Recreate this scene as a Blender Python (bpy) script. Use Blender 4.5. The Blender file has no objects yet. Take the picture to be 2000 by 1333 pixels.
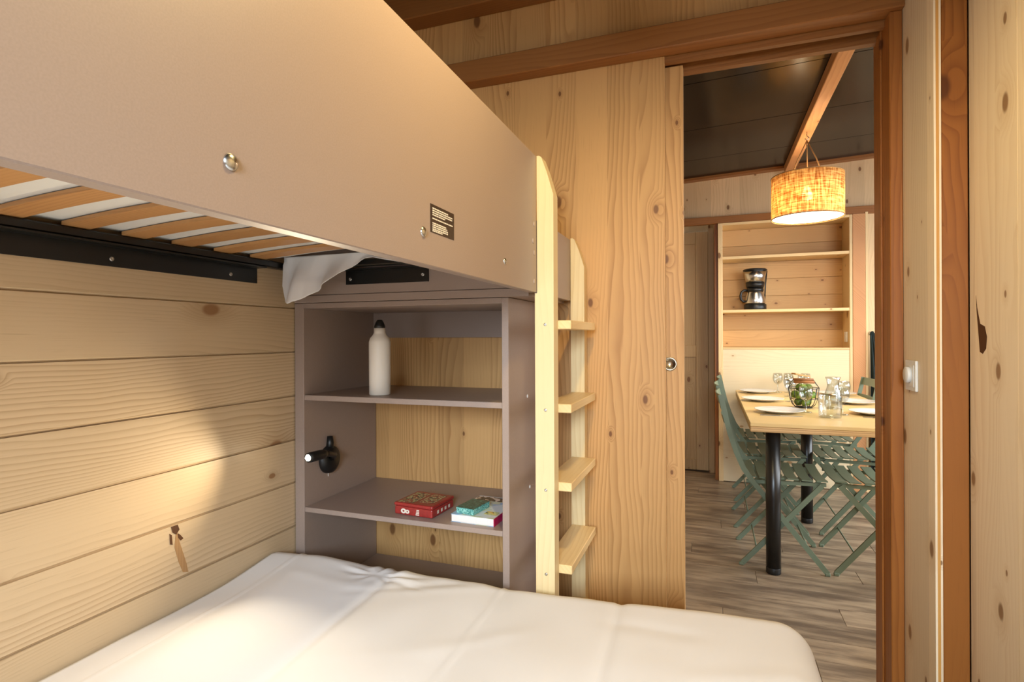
import bpy, bmesh, math, random
from mathutils import Vector, Matrix
random.seed(7)
scene = bpy.context.scene
COL = scene.collection

# ------------------------------------------------------------------ camera
CAM_H = 1.18
yaw, roll = math.radians(19.8), math.radians(-0.2455)
F = Vector((-math.sin(yaw), math.cos(yaw), 0))
R0 = Vector((math.cos(yaw), math.sin(yaw), 0)); U0 = Vector((0, 0, 1))
Rv = R0 * math.cos(roll) + U0 * math.sin(roll)
Uv = U0 * math.cos(roll) - R0 * math.sin(roll)
cd = bpy.data.cameras.new('camera')
cam = bpy.data.objects.new('camera', cd); COL.objects.link(cam)
m = Matrix.Identity(4)
for i in range(3):
    m[i][0], m[i][1], m[i][2] = Rv[i], Uv[i], -F[i]
m[2][3] = CAM_H
cam.matrix_world = m
cd.sensor_width = 36; cd.lens = 1083.2 / 2000 * 36
cd.shift_y = -7.84 / 2000
cd.clip_start = 0.02
scene.camera = cam

# ------------------------------------------------------------------ world, exposure, daylight
scene.view_settings.view_transform = 'Standard'
scene.view_settings.look = 'None'
scene.view_settings.gamma = 1
scene.view_settings.use_curve_mapping = False
scene.view_settings.exposure = 0.0
cy_ = scene.cycles
cy_.max_bounces, cy_.diffuse_bounces, cy_.glossy_bounces, cy_.transmission_bounces, cy_.transparent_max_bounces = 6, 3, 3, 4, 10
cy_.caustics_reflective = cy_.caustics_refractive = False
cy_.use_adaptive_sampling = True; cy_.adaptive_threshold = 0.06
cy_.sample_clamp_indirect = 6.0
world = bpy.data.worlds.new('world'); scene.world = world
world.use_nodes = True
bg = world.node_tree.nodes['Background']
bg.inputs[0].default_value = (0.75, 0.87, 1.0, 1); bg.inputs[1].default_value = 1.0

def area_light(name, loc, target, sx, sy, power, color, spread=180):
    l = bpy.data.lights.new(name, 'AREA'); l.shape = 'RECTANGLE'
    l.size, l.size_y, l.energy, l.color = sx, sy, power, color
    l.spread = math.radians(spread)
    o = bpy.data.objects.new(name, l); COL.objects.link(o)
    o.location = loc
    o.rotation_euler = (Vector(target) - Vector(loc)).to_track_quat('-Z', 'Y').to_euler()
    return o
# daylight coming through the bedroom window behind the camera and the living-room side window, plus an added fill light
area_light('low_window_daylight', (-0.80, -1.55, 0.80), (-0.45, 1.0, 0.55), 0.70, 0.40, 4, (0.80, 0.90, 1.0), 130)
area_light('bedroom_window_daylight', (0.16, -1.55, 1.62), (-0.62, 1.0, 0.05), 0.62, 0.66, 31, (0.72, 0.86, 1.0), 92)
area_light('living_window_daylight', (3.02, 3.3, 1.45), (0, 3.3, 0.0), 1.9, 1.6, 62, (0.90, 0.95, 1.0), 118)
area_light('living_fill_light', (1.9, 2.06, 1.3), (1.5, 4.0, 0.6), 1.2, 1.5, 34, (0.90, 0.95, 1.0), 130)  # added unseen fill brightening the living room; the wall here has no window

# ------------------------------------------------------------------ helpers
def S(r, g, b):
    f = lambda c: (c / 255 / 12.92) if c / 255 <= 0.04045 else ((c / 255 + 0.055) / 1.055) ** 2.4
    return (f(r), f(g), f(b), 1)

def bmn(): return bmesh.new()

def box(bm, x0, x1, y0, y1, z0, z1, bev=0, seg=1, mat=0):
    r = bmesh.ops.create_cube(bm, size=1)
    vs = r['verts']
    for v in vs:
        v.co = Vector(((x0 + x1) / 2 + v.co.x * (x1 - x0), (y0 + y1) / 2 + v.co.y * (y1 - y0), (z0 + z1) / 2 + v.co.z * (z1 - z0)))
    fs = {f for v in vs for f in v.link_faces}
    for f in fs: f.material_index = mat
    if bev:
        es = list({e for v in vs for e in v.link_edges})
        rr = bmesh.ops.bevel(bm, geom=es, offset=bev, segments=seg, affect='EDGES', profile=0.5)
        for f in rr['faces']: f.material_index = mat
    return bm

def frames(pts):
    pts = [Vector(p) for p in pts]
    out = []; n = None
    for i, p in enumerate(pts):
        t = (pts[min(i + 1, len(pts) - 1)] - pts[max(i - 1, 0)]).normalized()
        if n is None:
            a = Vector((0, 0, 1)) if abs(t.z) < 0.9 else Vector((0, 1, 0))
            n = (a - t * a.dot(t)).normalized()
        else:
            n = (n - t * n.dot(t)).normalized()
        out.append((p, t, n, t.cross(n)))
    return out

def tube(bm, pts, r, n=8, ry=None, mat=0, cap=True):
    """tube along pts; ry gives a flat oval/bar section"""
    rings = []
    for k, (p, t, a, b) in enumerate(frames(pts)):
        rr = r[k] if isinstance(r, (list, tuple)) else r
        r2 = ry if ry is not None else rr
        rings.append([bm.verts.new(p + a * math.cos(2 * math.pi * (i + .5) / n) * rr + b * math.sin(2 * math.pi * (i + .5) / n) * r2) for i in range(n)])
    fs = []
    for q in range(len(rings) - 1):
        for i in range(n):
            fs.append(bm.faces.new((rings[q][i], rings[q][(i + 1) % n], rings[q + 1][(i + 1) % n], rings[q + 1][i])))
    if cap:
        fs.append(bm.faces.new(rings[0][::-1])); fs.append(bm.faces.new(rings[-1]))
    for f in fs: f.material_index = mat; f.smooth = n > 4
    return bm

def bar(bm, p0, p1, w, h, mat=0, up=(0, 0, 1)):
    """rectangular bar from p0 to p1; w across, h along 'up'"""
    p0, p1 = Vector(p0), Vector(p1); t = (p1 - p0).normalized(); u = Vector(up)
    u = (u - t * u.dot(t)).normalized(); s = t.cross(u)
    vs = []
    for p in (p0, p1):
        for a, b in ((-1, -1), (1, -1), (1, 1), (-1, 1)):
            vs.append(bm.verts.new(p + s * a * w / 2 + u * b * h / 2))
    for q in ((0, 1, 2, 3), (7, 6, 5, 4), (0, 4, 5, 1), (1, 5, 6, 2), (2, 6, 7, 3), (3, 7, 4, 0)):
        f = bm.faces.new([vs[i] for i in q]); f.material_index = mat
    return bm

def lathe(bm, prof, n=24, c=(0, 0, 0), mat=0, axis='z', smooth=True, close=False):
    c = Vector(c); rings = []
    for r, z in prof:
        ring = []
        for i in range(n):
            a = 2 * math.pi * i / n
            if axis == 'z': v = Vector((r * math.cos(a), r * math.sin(a), z))
            elif axis == 'y': v = Vector((r * math.cos(a), z, r * math.sin(a)))
            else: v = Vector((z, r * math.cos(a), r * math.sin(a)))
            ring.append(bm.verts.new(c + v))
        rings.append(ring)
    fs = []
    seq = list(range(len(rings) - 1))
    for q in seq:
        for i in range(n):
            fs.append(bm.faces.new((rings[q][i], rings[q][(i + 1) % n], rings[q + 1][(i + 1) % n], rings[q + 1][i])))
    if close:
        for i in range(n):
            fs.append(bm.faces.new((rings[-1][i], rings[-1][(i + 1) % n], rings[0][(i + 1) % n], rings[0][i])))
    else:
        if prof[0][0] > 1e-5: fs.append(bm.faces.new(rings[0][::-1]))
        if prof[-1][0] > 1e-5: fs.append(bm.faces.new(rings[-1]))
    for f in fs: f.material_index = mat; f.smooth = smooth
    return bm

def prism(bm, poly, axis, a, b, mat=0):
    """extrude a 2D polygon; axis 'x': poly in (y,z); 'y': (x,z); 'z': (x,y)"""
    def P(u, v, t): return {'x': Vector((t, u, v)), 'y': Vector((u, t, v)), 'z': Vector((u, v, t))}[axis]
    lo = [bm.verts.new(P(u, v, a)) for u, v in poly]; hi = [bm.verts.new(P(u, v, b)) for u, v in poly]
    n = len(poly)
    fs = [bm.faces.new(lo[::-1]), bm.faces.new(hi)]
    for i in range(n): fs.append(bm.faces.new((lo[i], lo[(i + 1) % n], hi[(i + 1) % n], hi[i])))
    for f in fs: f.material_index = mat
    return bm

def obj(name, bm, mats, parent=None, smooth=None, recalc=True):
    if recalc: bmesh.ops.recalc_face_normals(bm, faces=bm.faces[:])
    me = bpy.data.meshes.new(name); bm.to_mesh(me); bm.free()
    for mt in (mats if isinstance(mats, (list, tuple)) else [mats]): me.materials.append(mt)
    if smooth is not None: me.polygons.foreach_set('use_smooth', [smooth] * len(me.polygons))
    o = bpy.data.objects.new(name, me); COL.objects.link(o)
    if parent: put(o, parent)
    return o

def put(o, parent):
    o.parent = parent
    o.matrix_parent_inverse = Matrix.Translation(-parent.location)

def tag(o, label, cat=None, group=None, kind=None):
    o['label'] = label
    if cat: o['category'] = cat
    if group: o['group'] = group
    if kind: o['kind'] = kind
    return o

def thing(name, loc, label, cat, group=None):
    o = bpy.data.objects.new(name, None); COL.objects.link(o); o.location = loc
    o.empty_display_size = 0.05
    return tag(o, label, cat, group)

def struct(name, bm, mats, label, cat, **k):
    o = obj(name, bm, mats, **k); return tag(o, label, cat, kind='structure')

def structe(name, loc, label, cat):
    o = thing(name, loc, label, cat); o['kind'] = 'structure'; return o

def copy_tree(o, parent=None):
    c = o.copy(); COL.objects.link(c)
    if parent: c.parent = parent
    for ch in [q for q in bpy.data.objects if q.parent == o]: copy_tree(ch, c)
    return c

# ------------------------------------------------------------------ materials
def new_mat(name):
    mt = bpy.data.materials.new(name); mt.use_nodes = True
    nt = mt.node_tree; nt.nodes.clear()
    out = nt.nodes.new('ShaderNodeOutputMaterial'); b = nt.nodes.new('ShaderNodeBsdfPrincipled')
    nt.links.new(b.outputs[0], out.inputs[0])
    return mt, nt, b

class N:
    """tiny node-graph writer"""
    def __init__(s, nt): s.nt = nt
    def node(s, t, **k):
        n = s.nt.nodes.new(t)
        for a, v in k.items(): setattr(n, a, v)
        return n
    def set(s, sock, v):
        if hasattr(v, 'links'): s.nt.links.new(v, sock)
        else: sock.default_value = v
    def m(s, op, a, b=0.0, c=None, clamp=False):
        n = s.node('ShaderNodeMath', operation=op, use_clamp=clamp)
        s.set(n.inputs[0], a); s.set(n.inputs[1], b)
        if c is not None: s.set(n.inputs[2], c)
        return n.outputs[0]
    def vec(s, x, y, z):
        n = s.node('ShaderNodeCombineXYZ')
        for i, v in enumerate((x, y, z)): s.set(n.inputs[i], v)
        return n.outputs[0]
    def noise(s, v, scale, detail=2.0, rough=0.5):
        n = s.node('ShaderNodeTexNoise'); s.set(n.inputs['Vector'], v)
        n.inputs['Scale'].default_value = scale; n.inputs['Detail'].default_value = detail; n.inputs['Roughness'].default_value = rough
        return n.outputs[0]
    def mix(s, f, a, b):
        n = s.node('ShaderNodeMix', data_type='RGBA'); s.set(n.inputs[0], f); s.set(n.inputs[6], a); s.set(n.inputs[7], b)
        return n.outputs[2]
    def smooth(s, v, lo, hi):
        n = s.node('ShaderNodeMapRange', interpolation_type='SMOOTHSTEP')
        s.set(n.inputs[0], v); s.set(n.inputs[1], lo); s.set(n.inputs[2], hi); n.inputs[3].default_value = 0; n.inputs[4].default_value = 1
        return n.outputs[0]
    def coords(s):
        n = s.node('ShaderNodeTexCoord'); q = s.node('ShaderNodeSeparateXYZ')
        s.nt.links.new(n.outputs['Object'], q.inputs[0]); return n.outputs['Object'], q.outputs
    def bump(s, bsdf, h, strength, dist=0.002):
        n = s.node('ShaderNodeBump'); n.inputs['Strength'].default_value = strength; n.inputs['Distance'].default_value = dist
        s.set(n.inputs['Height'], h); s.nt.links.new(n.outputs[0], bsdf.inputs['Normal'])

def wood(name, base, ring, along='Z', lam=0.0, rings=75, cath=16, knots=0.45, kscale=5.0, rough=0.5, contrast=0.6, knotcol=(112, 68, 34), tone=0.10, seed=0.0, ksize=0.11):
    mt, nt, b = new_mat(name); g = N(nt)
    _, c = g.coords()
    ia = 'XYZ'.index(along); oth = [i for i in range(3) if i != ia]
    A = g.m('MULTIPLY_ADD', c[oth[1]], 0.93, c[oth[0]]); L = c[ia]
    rnd = g.node('ShaderNodeObjectInfo').outputs['Random']
    off = g.m('MULTIPLY_ADD', rnd, 31.7, seed)
    if lam:
        wn = g.node('ShaderNodeTexWhiteNoise', noise_dimensions='1D')
        g.set(wn.inputs['W'], g.m('ADD', g.m('FLOOR', g.m('DIVIDE', g.m('ADD', A, 7.013), lam)), off)); w = wn.outputs['Value']
    else:
        w = rnd
    w9 = g.m('MULTIPLY_ADD', w, 23.0, off)
    n1 = g.noise(g.vec(g.m('ADD', A, w9), g.m('MULTIPLY', L, 0.13), w9), 6.0, 1.0, 0.4)
    wob = g.noise(g.vec(g.m('MULTIPLY', A, 1.0), g.m('MULTIPLY', L, 0.35), w9), 18.0, 1.0, 0.5)
    # knots
    vo = g.node('ShaderNodeTexVoronoi', voronoi_dimensions='2D')
    g.set(vo.inputs['Vector'], g.vec(g.m('ADD', A, off), g.m('ADD', g.m('MULTIPLY', L, 0.55), off), 0.0)); vo.inputs['Scale'].default_value = kscale
    d = vo.outputs['Distance']
    sc = g.node('ShaderNodeSeparateColor'); nt.links.new(vo.outputs['Color'], sc.inputs[0])
    act = g.m('GREATER_THAN', sc.outputs[0], 1 - knots)
    rad = g.m('MULTIPLY_ADD', g.m('POWER', sc.outputs[1], 2.0), ksize, 0.025)
    dn = g.m('MULTIPLY_ADD', g.m('SUBTRACT', wob, 0.5), 0.05, d)
    kin = g.m('MULTIPLY', g.m('SUBTRACT', 1.0, g.smooth(dn, g.m('MULTIPLY', rad, 0.55), rad)), act)
    kout = g.m('MULTIPLY', g.m('SUBTRACT', 1.0, g.smooth(dn, g.m('MULTIPLY', rad, 0.7), g.m('MULTIPLY', rad, 3.2))), act)
    t = g.m('ADD', g.m('MULTIPLY', A, rings), g.m('MULTIPLY', n1, cath))
    t = g.m('ADD', t, g.m('MULTIPLY', wob, 0.9)); t = g.m('ADD', t, g.m('MULTIPLY', kout, 2.6))
    s = g.m('FRACT', t)
    prof = g.m('MULTIPLY', g.m('POWER', s, 2.2), g.m('SUBTRACT', 1.0, g.smooth(s, 0.9, 1.0)))
    amp = n1
    prof = g.m('MULTIPLY', prof, g.m('MULTIPLY', g.smooth(amp, 0.25, 0.7), contrast))
    fib = g.noise(g.vec(g.m('MULTIPLY', A, 60.0), g.m('MULTIPLY', L, 1.6), w9), 7.0, 1.0)
    fk = g.m('MULTIPLY', g.smooth(fib, 0.6, 0.85), 0.22)
    col = g.mix(prof, S(*base), S(*ring))
    col = g.mix(fk, col, S(*[int(v * 0.86) for v in ring]))
    val = g.m('MULTIPLY_ADD', g.m('SUBTRACT', w, 0.5), tone * 2, 1.0)
    hs = g.node('ShaderNodeHueSaturation'); g.set(hs.inputs['Color'], col); g.set(hs.inputs['Value'], val)
    col = g.mix(g.m('MULTIPLY', kout, 0.28), hs.outputs[0], S(*ring))
    col = g.mix(g.m('MULTIPLY', kin, 0.85), col, S(*knotcol))
    nt.links.new(col, b.inputs['Base Color'])
    b.inputs['Roughness'].default_value = rough
    b.inputs['Specular IOR Level'].default_value = 0.35
    return mt

def plain(name, col, rough=0.5, metal=0.0, spec=0.5, grain=0.0, gs=300.0, bump=0.0, coat=0.0):
    mt, nt, b = new_mat(name)
    b.inputs['Base Color'].default_value = S(*col); b.inputs['Roughness'].default_value = rough
    b.inputs['Metallic'].default_value = metal; b.inputs['Specular IOR Level'].default_value = spec
    b.inputs['Coat Weight'].default_value = coat
    g = N(nt); v, c = g.coords()
    n = g.noise(v, gs, 2.0)
    if grain:
        dk = tuple(int(x * (1 - grain)) for x in col)
        nt.links.new(g.mix(g.smooth(n, 0.3, 0.7), S(*dk), S(*col)), b.inputs['Base Color'])
    else:
        nt.links.new(g.m('MULTIPLY_ADD', g.m('SUBTRACT', n, 0.5), 0.08, rough), b.inputs['Roughness'])
    if bump: g.bump(b, n, bump, 0.001)
    return mt

SPR = ((240, 214, 170), (203, 158, 100))
M = {}
M['partition'] = wood('spruce_partition', (210, 162, 104), (158, 106, 54), 'Z', lam=0.105, rings=70, cath=15, knots=0.55, kscale=6.0, contrast=0.75, ksize=0.075)
M['plank'] = wood('larch_plank', (208, 182, 146), (150, 112, 74), 'Y', rings=104, cath=14, knots=0.30, kscale=4.0, contrast=0.66, rough=0.38, knotcol=(146, 104, 66), tone=0.05, ksize=0.12)
M['panel_v'] = wood('spruce_panel', (222, 192, 150), (186, 148, 102), 'Z', lam=0.11, rings=60, cath=12, knots=0.75, kscale=7.0, contrast=0.45, ksize=0.085, seed=3.0)
M['panel_r'] = wood('pale_spruce_panel', (240, 222, 194), (206, 174, 132), 'Z', lam=0.11, rings=60, cath=12, knots=0.7, kscale=7.0, contrast=0.45, ksize=0.085, seed=3.0, knotcol=(136, 96, 58))
M['core'] = wood('ply_core', (206, 154, 84), (180, 124, 60), 'Z', rings=200, knots=0.0, contrast=0.6)
M['brown_v'] = wood('douglas_post', (160, 100, 46), (122, 68, 27), 'Z', rings=55, cath=12, knots=0.25, kscale=5.0, contrast=0.8, rough=0.4, knotcol=(84, 42, 16))
M['brown_x'] = wood('douglas_beam_x', (158, 104, 56), (122, 74, 36), 'X', rings=70, cath=10, knots=0.2, kscale=4.0, contrast=0.7, rough=0.4, knotcol=(92, 46, 18))
M['brown_y'] = wood('douglas_beam_y', (206, 150, 100), (172, 112, 66), 'Y', rings=70, cath=10, knots=0.25, kscale=4.0, contrast=0.6, rough=0.5)
M['ladder_z'] = wood('ladder_wood_upright', (240, 216, 166), (214, 176, 118), 'Z', rings=60, cath=8, knots=0.0, contrast=0.45, rough=0.42)
M['ladder_y'] = wood('ladder_wood_tread', (236, 205, 150), (208, 166, 106), 'Y', rings=60, cath=8, knots=0.0, contrast=0.45, rough=0.42)
M['slat'] = wood('beech_slat', (198, 146, 92), (164, 108, 60), 'X', rings=120, cath=14, knots=0.0, contrast=0.6, rough=0.4, tone=0.08)
M['cab_x'] = wood('cabinet_back_wood', (206, 164, 110), (168, 120, 68), 'X', lam=0.0, rings=60, cath=14, knots=0.65, kscale=7.0, contrast=0.5, ksize=0.08)
M['cab_shelf'] = wood('cabinet_shelf_wood', (236, 204, 150), (204, 160, 100), 'X', rings=60, cath=10, knots=0.3, kscale=6.0, contrast=0.45)
M['cab_front'] = wood('cabinet_front_wood', (238, 218, 180), (212, 180, 130), 'X', rings=45, cath=10, knots=0.7, kscale=6.0, contrast=0.3, knotcol=(176, 136, 90), ksize=0.08)
M['cab_side'] = wood('cabinet_side_wood', (236, 206, 156), (204, 164, 106), 'Z', rings=60, cath=10, knots=0.4, kscale=6.0, contrast=0.45)
M['table'] = wood('table_wood', (240, 206, 142), (214, 168, 100), 'X', lam=0.14, rings=40, cath=10, knots=0.2, kscale=5.0, contrast=0.4, rough=0.35)
M['table_edge'] = wood('table_edge_wood', (226, 188, 132), (150, 100, 56), 'X', rings=95, cath=3, knots=0.25, kscale=9.0, contrast=1.0, rough=0.5)
M['doorwood'] = wood('panel_door_wood', (184, 154, 112), (148, 114, 74), 'Z', rings=60, cath=12, knots=0.5, kscale=6.0, contrast=0.5, ksize=0.07)
M['taupe'] = plain('taupe_laminate', (162, 142, 130), 0.42, spec=0.45, grain=0.025, gs=500)
M['taupe_edge'] = plain('taupe_edge_band', (186, 168, 158), 0.45, grain=0.04, gs=500)
M['black'] = plain('black_steel', (16, 17, 17), 0.32, metal=0.0, spec=0.6)
M['blackp'] = plain('black_plastic', (20, 20, 20), 0.4)
M['steel'] = plain('brushed_steel', (200, 200, 198), 0.25, metal=1.0)
M['zinc'] = plain('zinc_screw', (196, 194, 188), 0.35, metal=1.0)
M['cloth'] = plain('white_cotton', (236, 233, 231), 0.9, spec=0.15, bump=0.08, gs=700)
M['mattress'] = plain('mattress_ticking', (226, 224, 218), 0.9, spec=0.1, bump=0.2, gs=120)
M['sage'] = plain('sage_green_lacquer', (108, 122, 101), 0.38, spec=0.5)
M['white'] = plain('white_plastic', (232, 232, 230), 0.35)
M['porcelain'] = plain('white_porcelain', (240, 238, 236), 0.15)
M['bottle'] = plain('cream_enamel', (232, 222, 208), 0.42)
M['kettle'] = M['steel']
M['lime'] = plain('green_fruit_skin', (124, 156, 54), 0.4, grain=0.35, gs=40)
M['cloth_green'] = plain('dark_green_fabric', (26, 42, 42), 0.9, grain=0.2, gs=400)
M['crimson'] = plain('crimson_spine', (190, 24, 84), 0.4)
M['paper'] = plain('book_pages', (240, 236, 232), 0.8, grain=0.06, gs=900)
M['redtin'] = plain('red_tin', (164, 50, 46), 0.3, grain=0.12, gs=120)
M['dark_label'] = plain('dark_brown_sticker', (50, 34, 22), 0.4)
M['print'] = plain('pale_print', (232, 222, 205), 0.6)
M['rope'] = plain('jute_rope', (196, 150, 92), 0.8, grain=0.3, gs=600)

def ceiling_mat():
    mt, nt, b = new_mat('dark_gloss_ceiling'); g = N(nt); v, c = g.coords()
    n = g.noise(v, 6.0, 2.0)
    nt.links.new(g.mix(n, S(28, 21, 15), S(37, 29, 21)), b.inputs['Base Color'])
    b.inputs['Roughness'].default_value = 0.22; b.inputs['Specular IOR Level'].default_value = 0.18
    return mt
M['ceil'] = ceiling_mat()
M['ceil_bed'] = plain('brown_ceiling', (70, 54, 38), 0.5)

def floor_mat():
    mt, nt, b = new_mat('grey_oak_floor'); g = N(nt); v, c = g.coords()
    rnd = g.node('ShaderNodeObjectInfo').outputs['Random']
    off = g.m('MULTIPLY', rnd, 40.0)
    p = g.vec(g.m('MULTIPLY_ADD', c[0], 0.16, off), g.m('ADD', c[1], off), off)
    n1 = g.noise(p, 22.0, 4.0, 0.6); n2 = g.noise(p, 7.0, 2.0); n3 = g.noise(g.vec(g.m('MULTIPLY', c[0], 2.0), g.m('MULTIPLY', c[1], 60.0), off), 4.0, 2.0)
    col = g.mix(g.smooth(n1, 0.32, 0.68), S(114, 95, 77), S(172, 149, 121))
    col = g.mix(g.m('MULTIPLY', g.smooth(n2, 0.52, 0.75), 0.6), col, S(96, 80, 66))
    col = g.mix(g.m('MULTIPLY', g.smooth(n3, 0.5, 0.8), 0.25), col, S(190, 172, 150))
    hs = g.node('ShaderNodeHueSaturation'); g.set(hs.inputs['Color'], col); g.set(hs.inputs['Value'], g.m('MULTIPLY_ADD', rnd, 0.22, 0.86))
    nt.links.new(hs.outputs[0], b.inputs['Base Color']); b.inputs['Roughness'].default_value = 0.34
    g.bump(b, n1, 0.1, 0.001)
    return mt
M['floor'] = floor_mat()

def glass_mat():
    mt = bpy.data.materials.new('clear_glass'); mt.use_nodes = True; nt = mt.node_tree; nt.nodes.clear()
    out = nt.nodes.new('ShaderNodeOutputMaterial'); tr = nt.nodes.new('ShaderNodeBsdfTransparent'); gl = nt.nodes.new('ShaderNodeBsdfGlossy')
    gl.inputs['Roughness'].default_value = 0.03; tr.inputs[0].default_value = (0.93, 0.95, 0.95, 1)
    lw = nt.nodes.new('ShaderNodeLayerWeight'); lw.inputs[0].default_value = 0.35
    g = N(nt); f = g.m('MULTIPLY_ADD', lw.outputs['Facing'], 0.48, 0.06)
    mx = nt.nodes.new('ShaderNodeMixShader'); nt.links.new(f, mx.inputs[0]); nt.links.new(tr.outputs[0], mx.inputs[1]); nt.links.new(gl.outputs[0], mx.inputs[2])
    nt.links.new(mx.outputs[0], out.inputs[0]); return mt
M['glass'] = glass_mat()

def emit(name, col, strength):
    mt = bpy.data.materials.new(name); mt.use_nodes = True; nt = mt.node_tree; nt.nodes.clear()
    out = nt.nodes.new('ShaderNodeOutputMaterial'); e = nt.nodes.new('ShaderNodeEmission')
    e.inputs[0].default_value = col; e.inputs[1].default_value = strength; nt.links.new(e.outputs[0], out.inputs[0]); return mt
M['led'] = emit('led_lens_glow', (1.0, 0.86, 0.62, 1), 60)
M['diffuser'] = emit('lamp_diffuser_glow', (1.0, 0.82, 0.56, 1), 9)
M['bulb'] = emit('bulb_glow', (1.0, 0.78, 0.48, 1), 60)

def shade_mat():
    mt = bpy.data.materials.new('woven_raffia_shade'); mt.use_nodes = True; nt = mt.node_tree; nt.nodes.clear(); g = N(nt)
    out = nt.nodes.new('ShaderNodeOutputMaterial'); v, c = g.coords()
    ang = g.m('MULTIPLY', g.m('ARCTAN2', g.m('SUBTRACT', c[1], 3.87), g.m('SUBTRACT', c[0], 0.562)), 0.205)
    a = g.noise(g.vec(g.m('MULTIPLY', ang, 7.0), g.m('MULTIPLY', c[2], 75.0), 0.0), 1.6, 2.0, 0.6)
    b = g.noise(g.vec(g.m('MULTIPLY', ang, 75.0), g.m('MULTIPLY', c[2], 7.0), 3.0), 1.6, 2.0, 0.6)
    w = g.m('MULTIPLY', g.m('ADD', g.smooth(a, 0.35, 0.65), g.smooth(b, 0.35, 0.65)), 0.5)
    col = g.mix(w, S(190, 126, 58), S(255, 226, 160))
    tl = nt.nodes.new('ShaderNodeBsdfTranslucent'); df = nt.nodes.new('ShaderNodeBsdfDiffuse')
    nt.links.new(col, tl.inputs[0]); nt.links.new(col, df.inputs[0])
    mx = nt.nodes.new('ShaderNodeMixShader'); mx.inputs[0].default_value = 0.5
    nt.links.new(df.outputs[0], mx.inputs[1]); nt.links.new(tl.outputs[0], mx.inputs[2])
    tp = nt.nodes.new('ShaderNodeBsdfTransparent'); m2 = nt.nodes.new('ShaderNodeMixShader')
    nt.links.new(g.m('MULTIPLY', w, 0.16), m2.inputs[0]); nt.links.new(mx.outputs[0], m2.inputs[1]); nt.links.new(tp.outputs[0], m2.inputs[2])
    nt.links.new(m2.outputs[0], out.inputs[0]); return mt
M['shade'] = shade_mat()

def print_mat(name, cols, scale, rough=0.35):
    mt, nt, b = new_mat(name); g = N(nt); v, c = g.coords()
    col = S(*cols[0])
    for i, q in enumerate(cols[1:]):
        n = g.noise(g.vec(c[0], c[1], g.m('ADD', c[2], 3.7 * i + 1.3)), scale * (1 + 0.35 * i), 1.0)
        col = g.mix(g.smooth(n, 0.53, 0.57), col, S(*q))
    nt.links.new(col, b.inputs['Base Color']); b.inputs['Roughness'].default_value = rough; return mt
M['tin_art'] = print_mat('tin_lid_art', [(150, 60, 44), (166, 164, 110), (70, 74, 62), (196, 186, 136)], 70)
M['cover_art'] = print_mat('book_cover_art', [(214, 224, 232), (150, 186, 222), (206, 214, 190)], 18)
M['cover_mark'] = print_mat('book_cover_marks', [(206, 214, 150), (70, 80, 60), (224, 190, 90)], 90)
M['stripes'] = print_mat('book_cover_stripes', [(44, 34, 32), (226, 206, 190)], 60)
M['card_art'] = print_mat('card_box_art', [(40, 92, 84), (62, 120, 108), (20, 60, 54)], 110)
M['card_side'] = print_mat('card_box_side', [(110, 178, 172), (150, 206, 196), (60, 130, 124)], 160)

# ------------------------------------------------------------------ setting
XL, YP, YS = -1.26, 1.84, 1.435          # left wall face, partition face, shelf-unit front
# floor: living-room planks the doorway shows, running along X
fl = structe('floor', (0, 0, 0), 'grey-brown oak-look plank floor through both rooms', 'floor')
b = box(bmn(), -1.4, 3.2, -1.7, 5.5, -0.06, -0.006); obj('floor_base', b, plain('floor_gap', (62, 54, 46), 0.8), fl)
pw, pl = 0.152, 1.25
row = 0; y = -1.68
while y < 5.3:
    x = -1.4 + (row * 0.47) % pl - pl
    while x < 3.2:
        x0, x1 = max(x, -1.4), min(x + pl, 3.2)
        if x1 - x0 > 0.05:
            obj('plank', box(bmn(), x0 + .0006, x1 - .0006, y + .0006, y + pw - .0006, -0.02, 0.0, 0.0012), M['floor'], fl)
        x += pl
    y += pw; row += 1

# left wall of horizontal planks
wl = structe('wall_left', (XL, 0, 0), 'pale wooden wall of wide horizontal planks beside the bed', 'wall')
obj('wall_backing', box(bmn(), XL - 0.08, XL - 0.022, -1.6, 1.84, 0, 2.5), M['brown_x'], wl)
zj = [1.2727 + 0.14 * k for k in range(9, -1, -1)] + [1.1327, 0.9922, 0.8508, 0.7145, 0.574, 0.434, 0.294, 0.154, 0.014]
for i in range(len(zj) - 1):
    hi, lo = min(zj[i], 2.48), zj[i + 1]
    if hi - lo < 0.03: continue
    bm = bmn()   # shiplap board: chamfered lower lip leaves a shadow line
    prism(bm, [(XL - 0.02, lo + .0002), (XL - 0.0055, lo + .0002), (XL - 0.005, lo + .0018), (XL, lo + .0065), (XL, hi - .0002), (XL - .02, hi - .0002)], 'y', -1.6, 1.838)
    obj('plank', bm, M['plank'], wl)

def split_knot(poly, x, th, parent, mt='knot'):
    bm = bmn(); prism(bm, poly, 'x', x, x + th); obj('split_knot', bm, M[mt], parent)
M['knot'] = wood('dark_split_knot', (92, 56, 28), (34, 20, 10), 'Z', rings=420, cath=6, knots=0, contrast=1.0, rough=0.7)
M['knot2'] = wood('brown_knot_wood', (192, 150, 102), (138, 96, 56), 'Z', rings=260, cath=5, knots=0, contrast=0.9, rough=0.6)
split_knot([(1.018, .702), (1.030, .66), (1.046, .609), (1.052, .583), (1.036, .589), (1.024, .62), (1.013, .66)], XL, .0004, wl, 'knot2')
for p_ in ([(1.004, .7135), (1.022, .7135), (1.027, .700), (1.018, .690), (1.008, .698)], [(1.000, .698), (1.006, .692), (1.008, .668), (1.001, .671)], [(1.022, .692), (1.028, .687), (1.038, .674), (1.030, .671), (1.023, .681)]):
    split_knot(p_, XL, .0007, wl)
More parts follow.
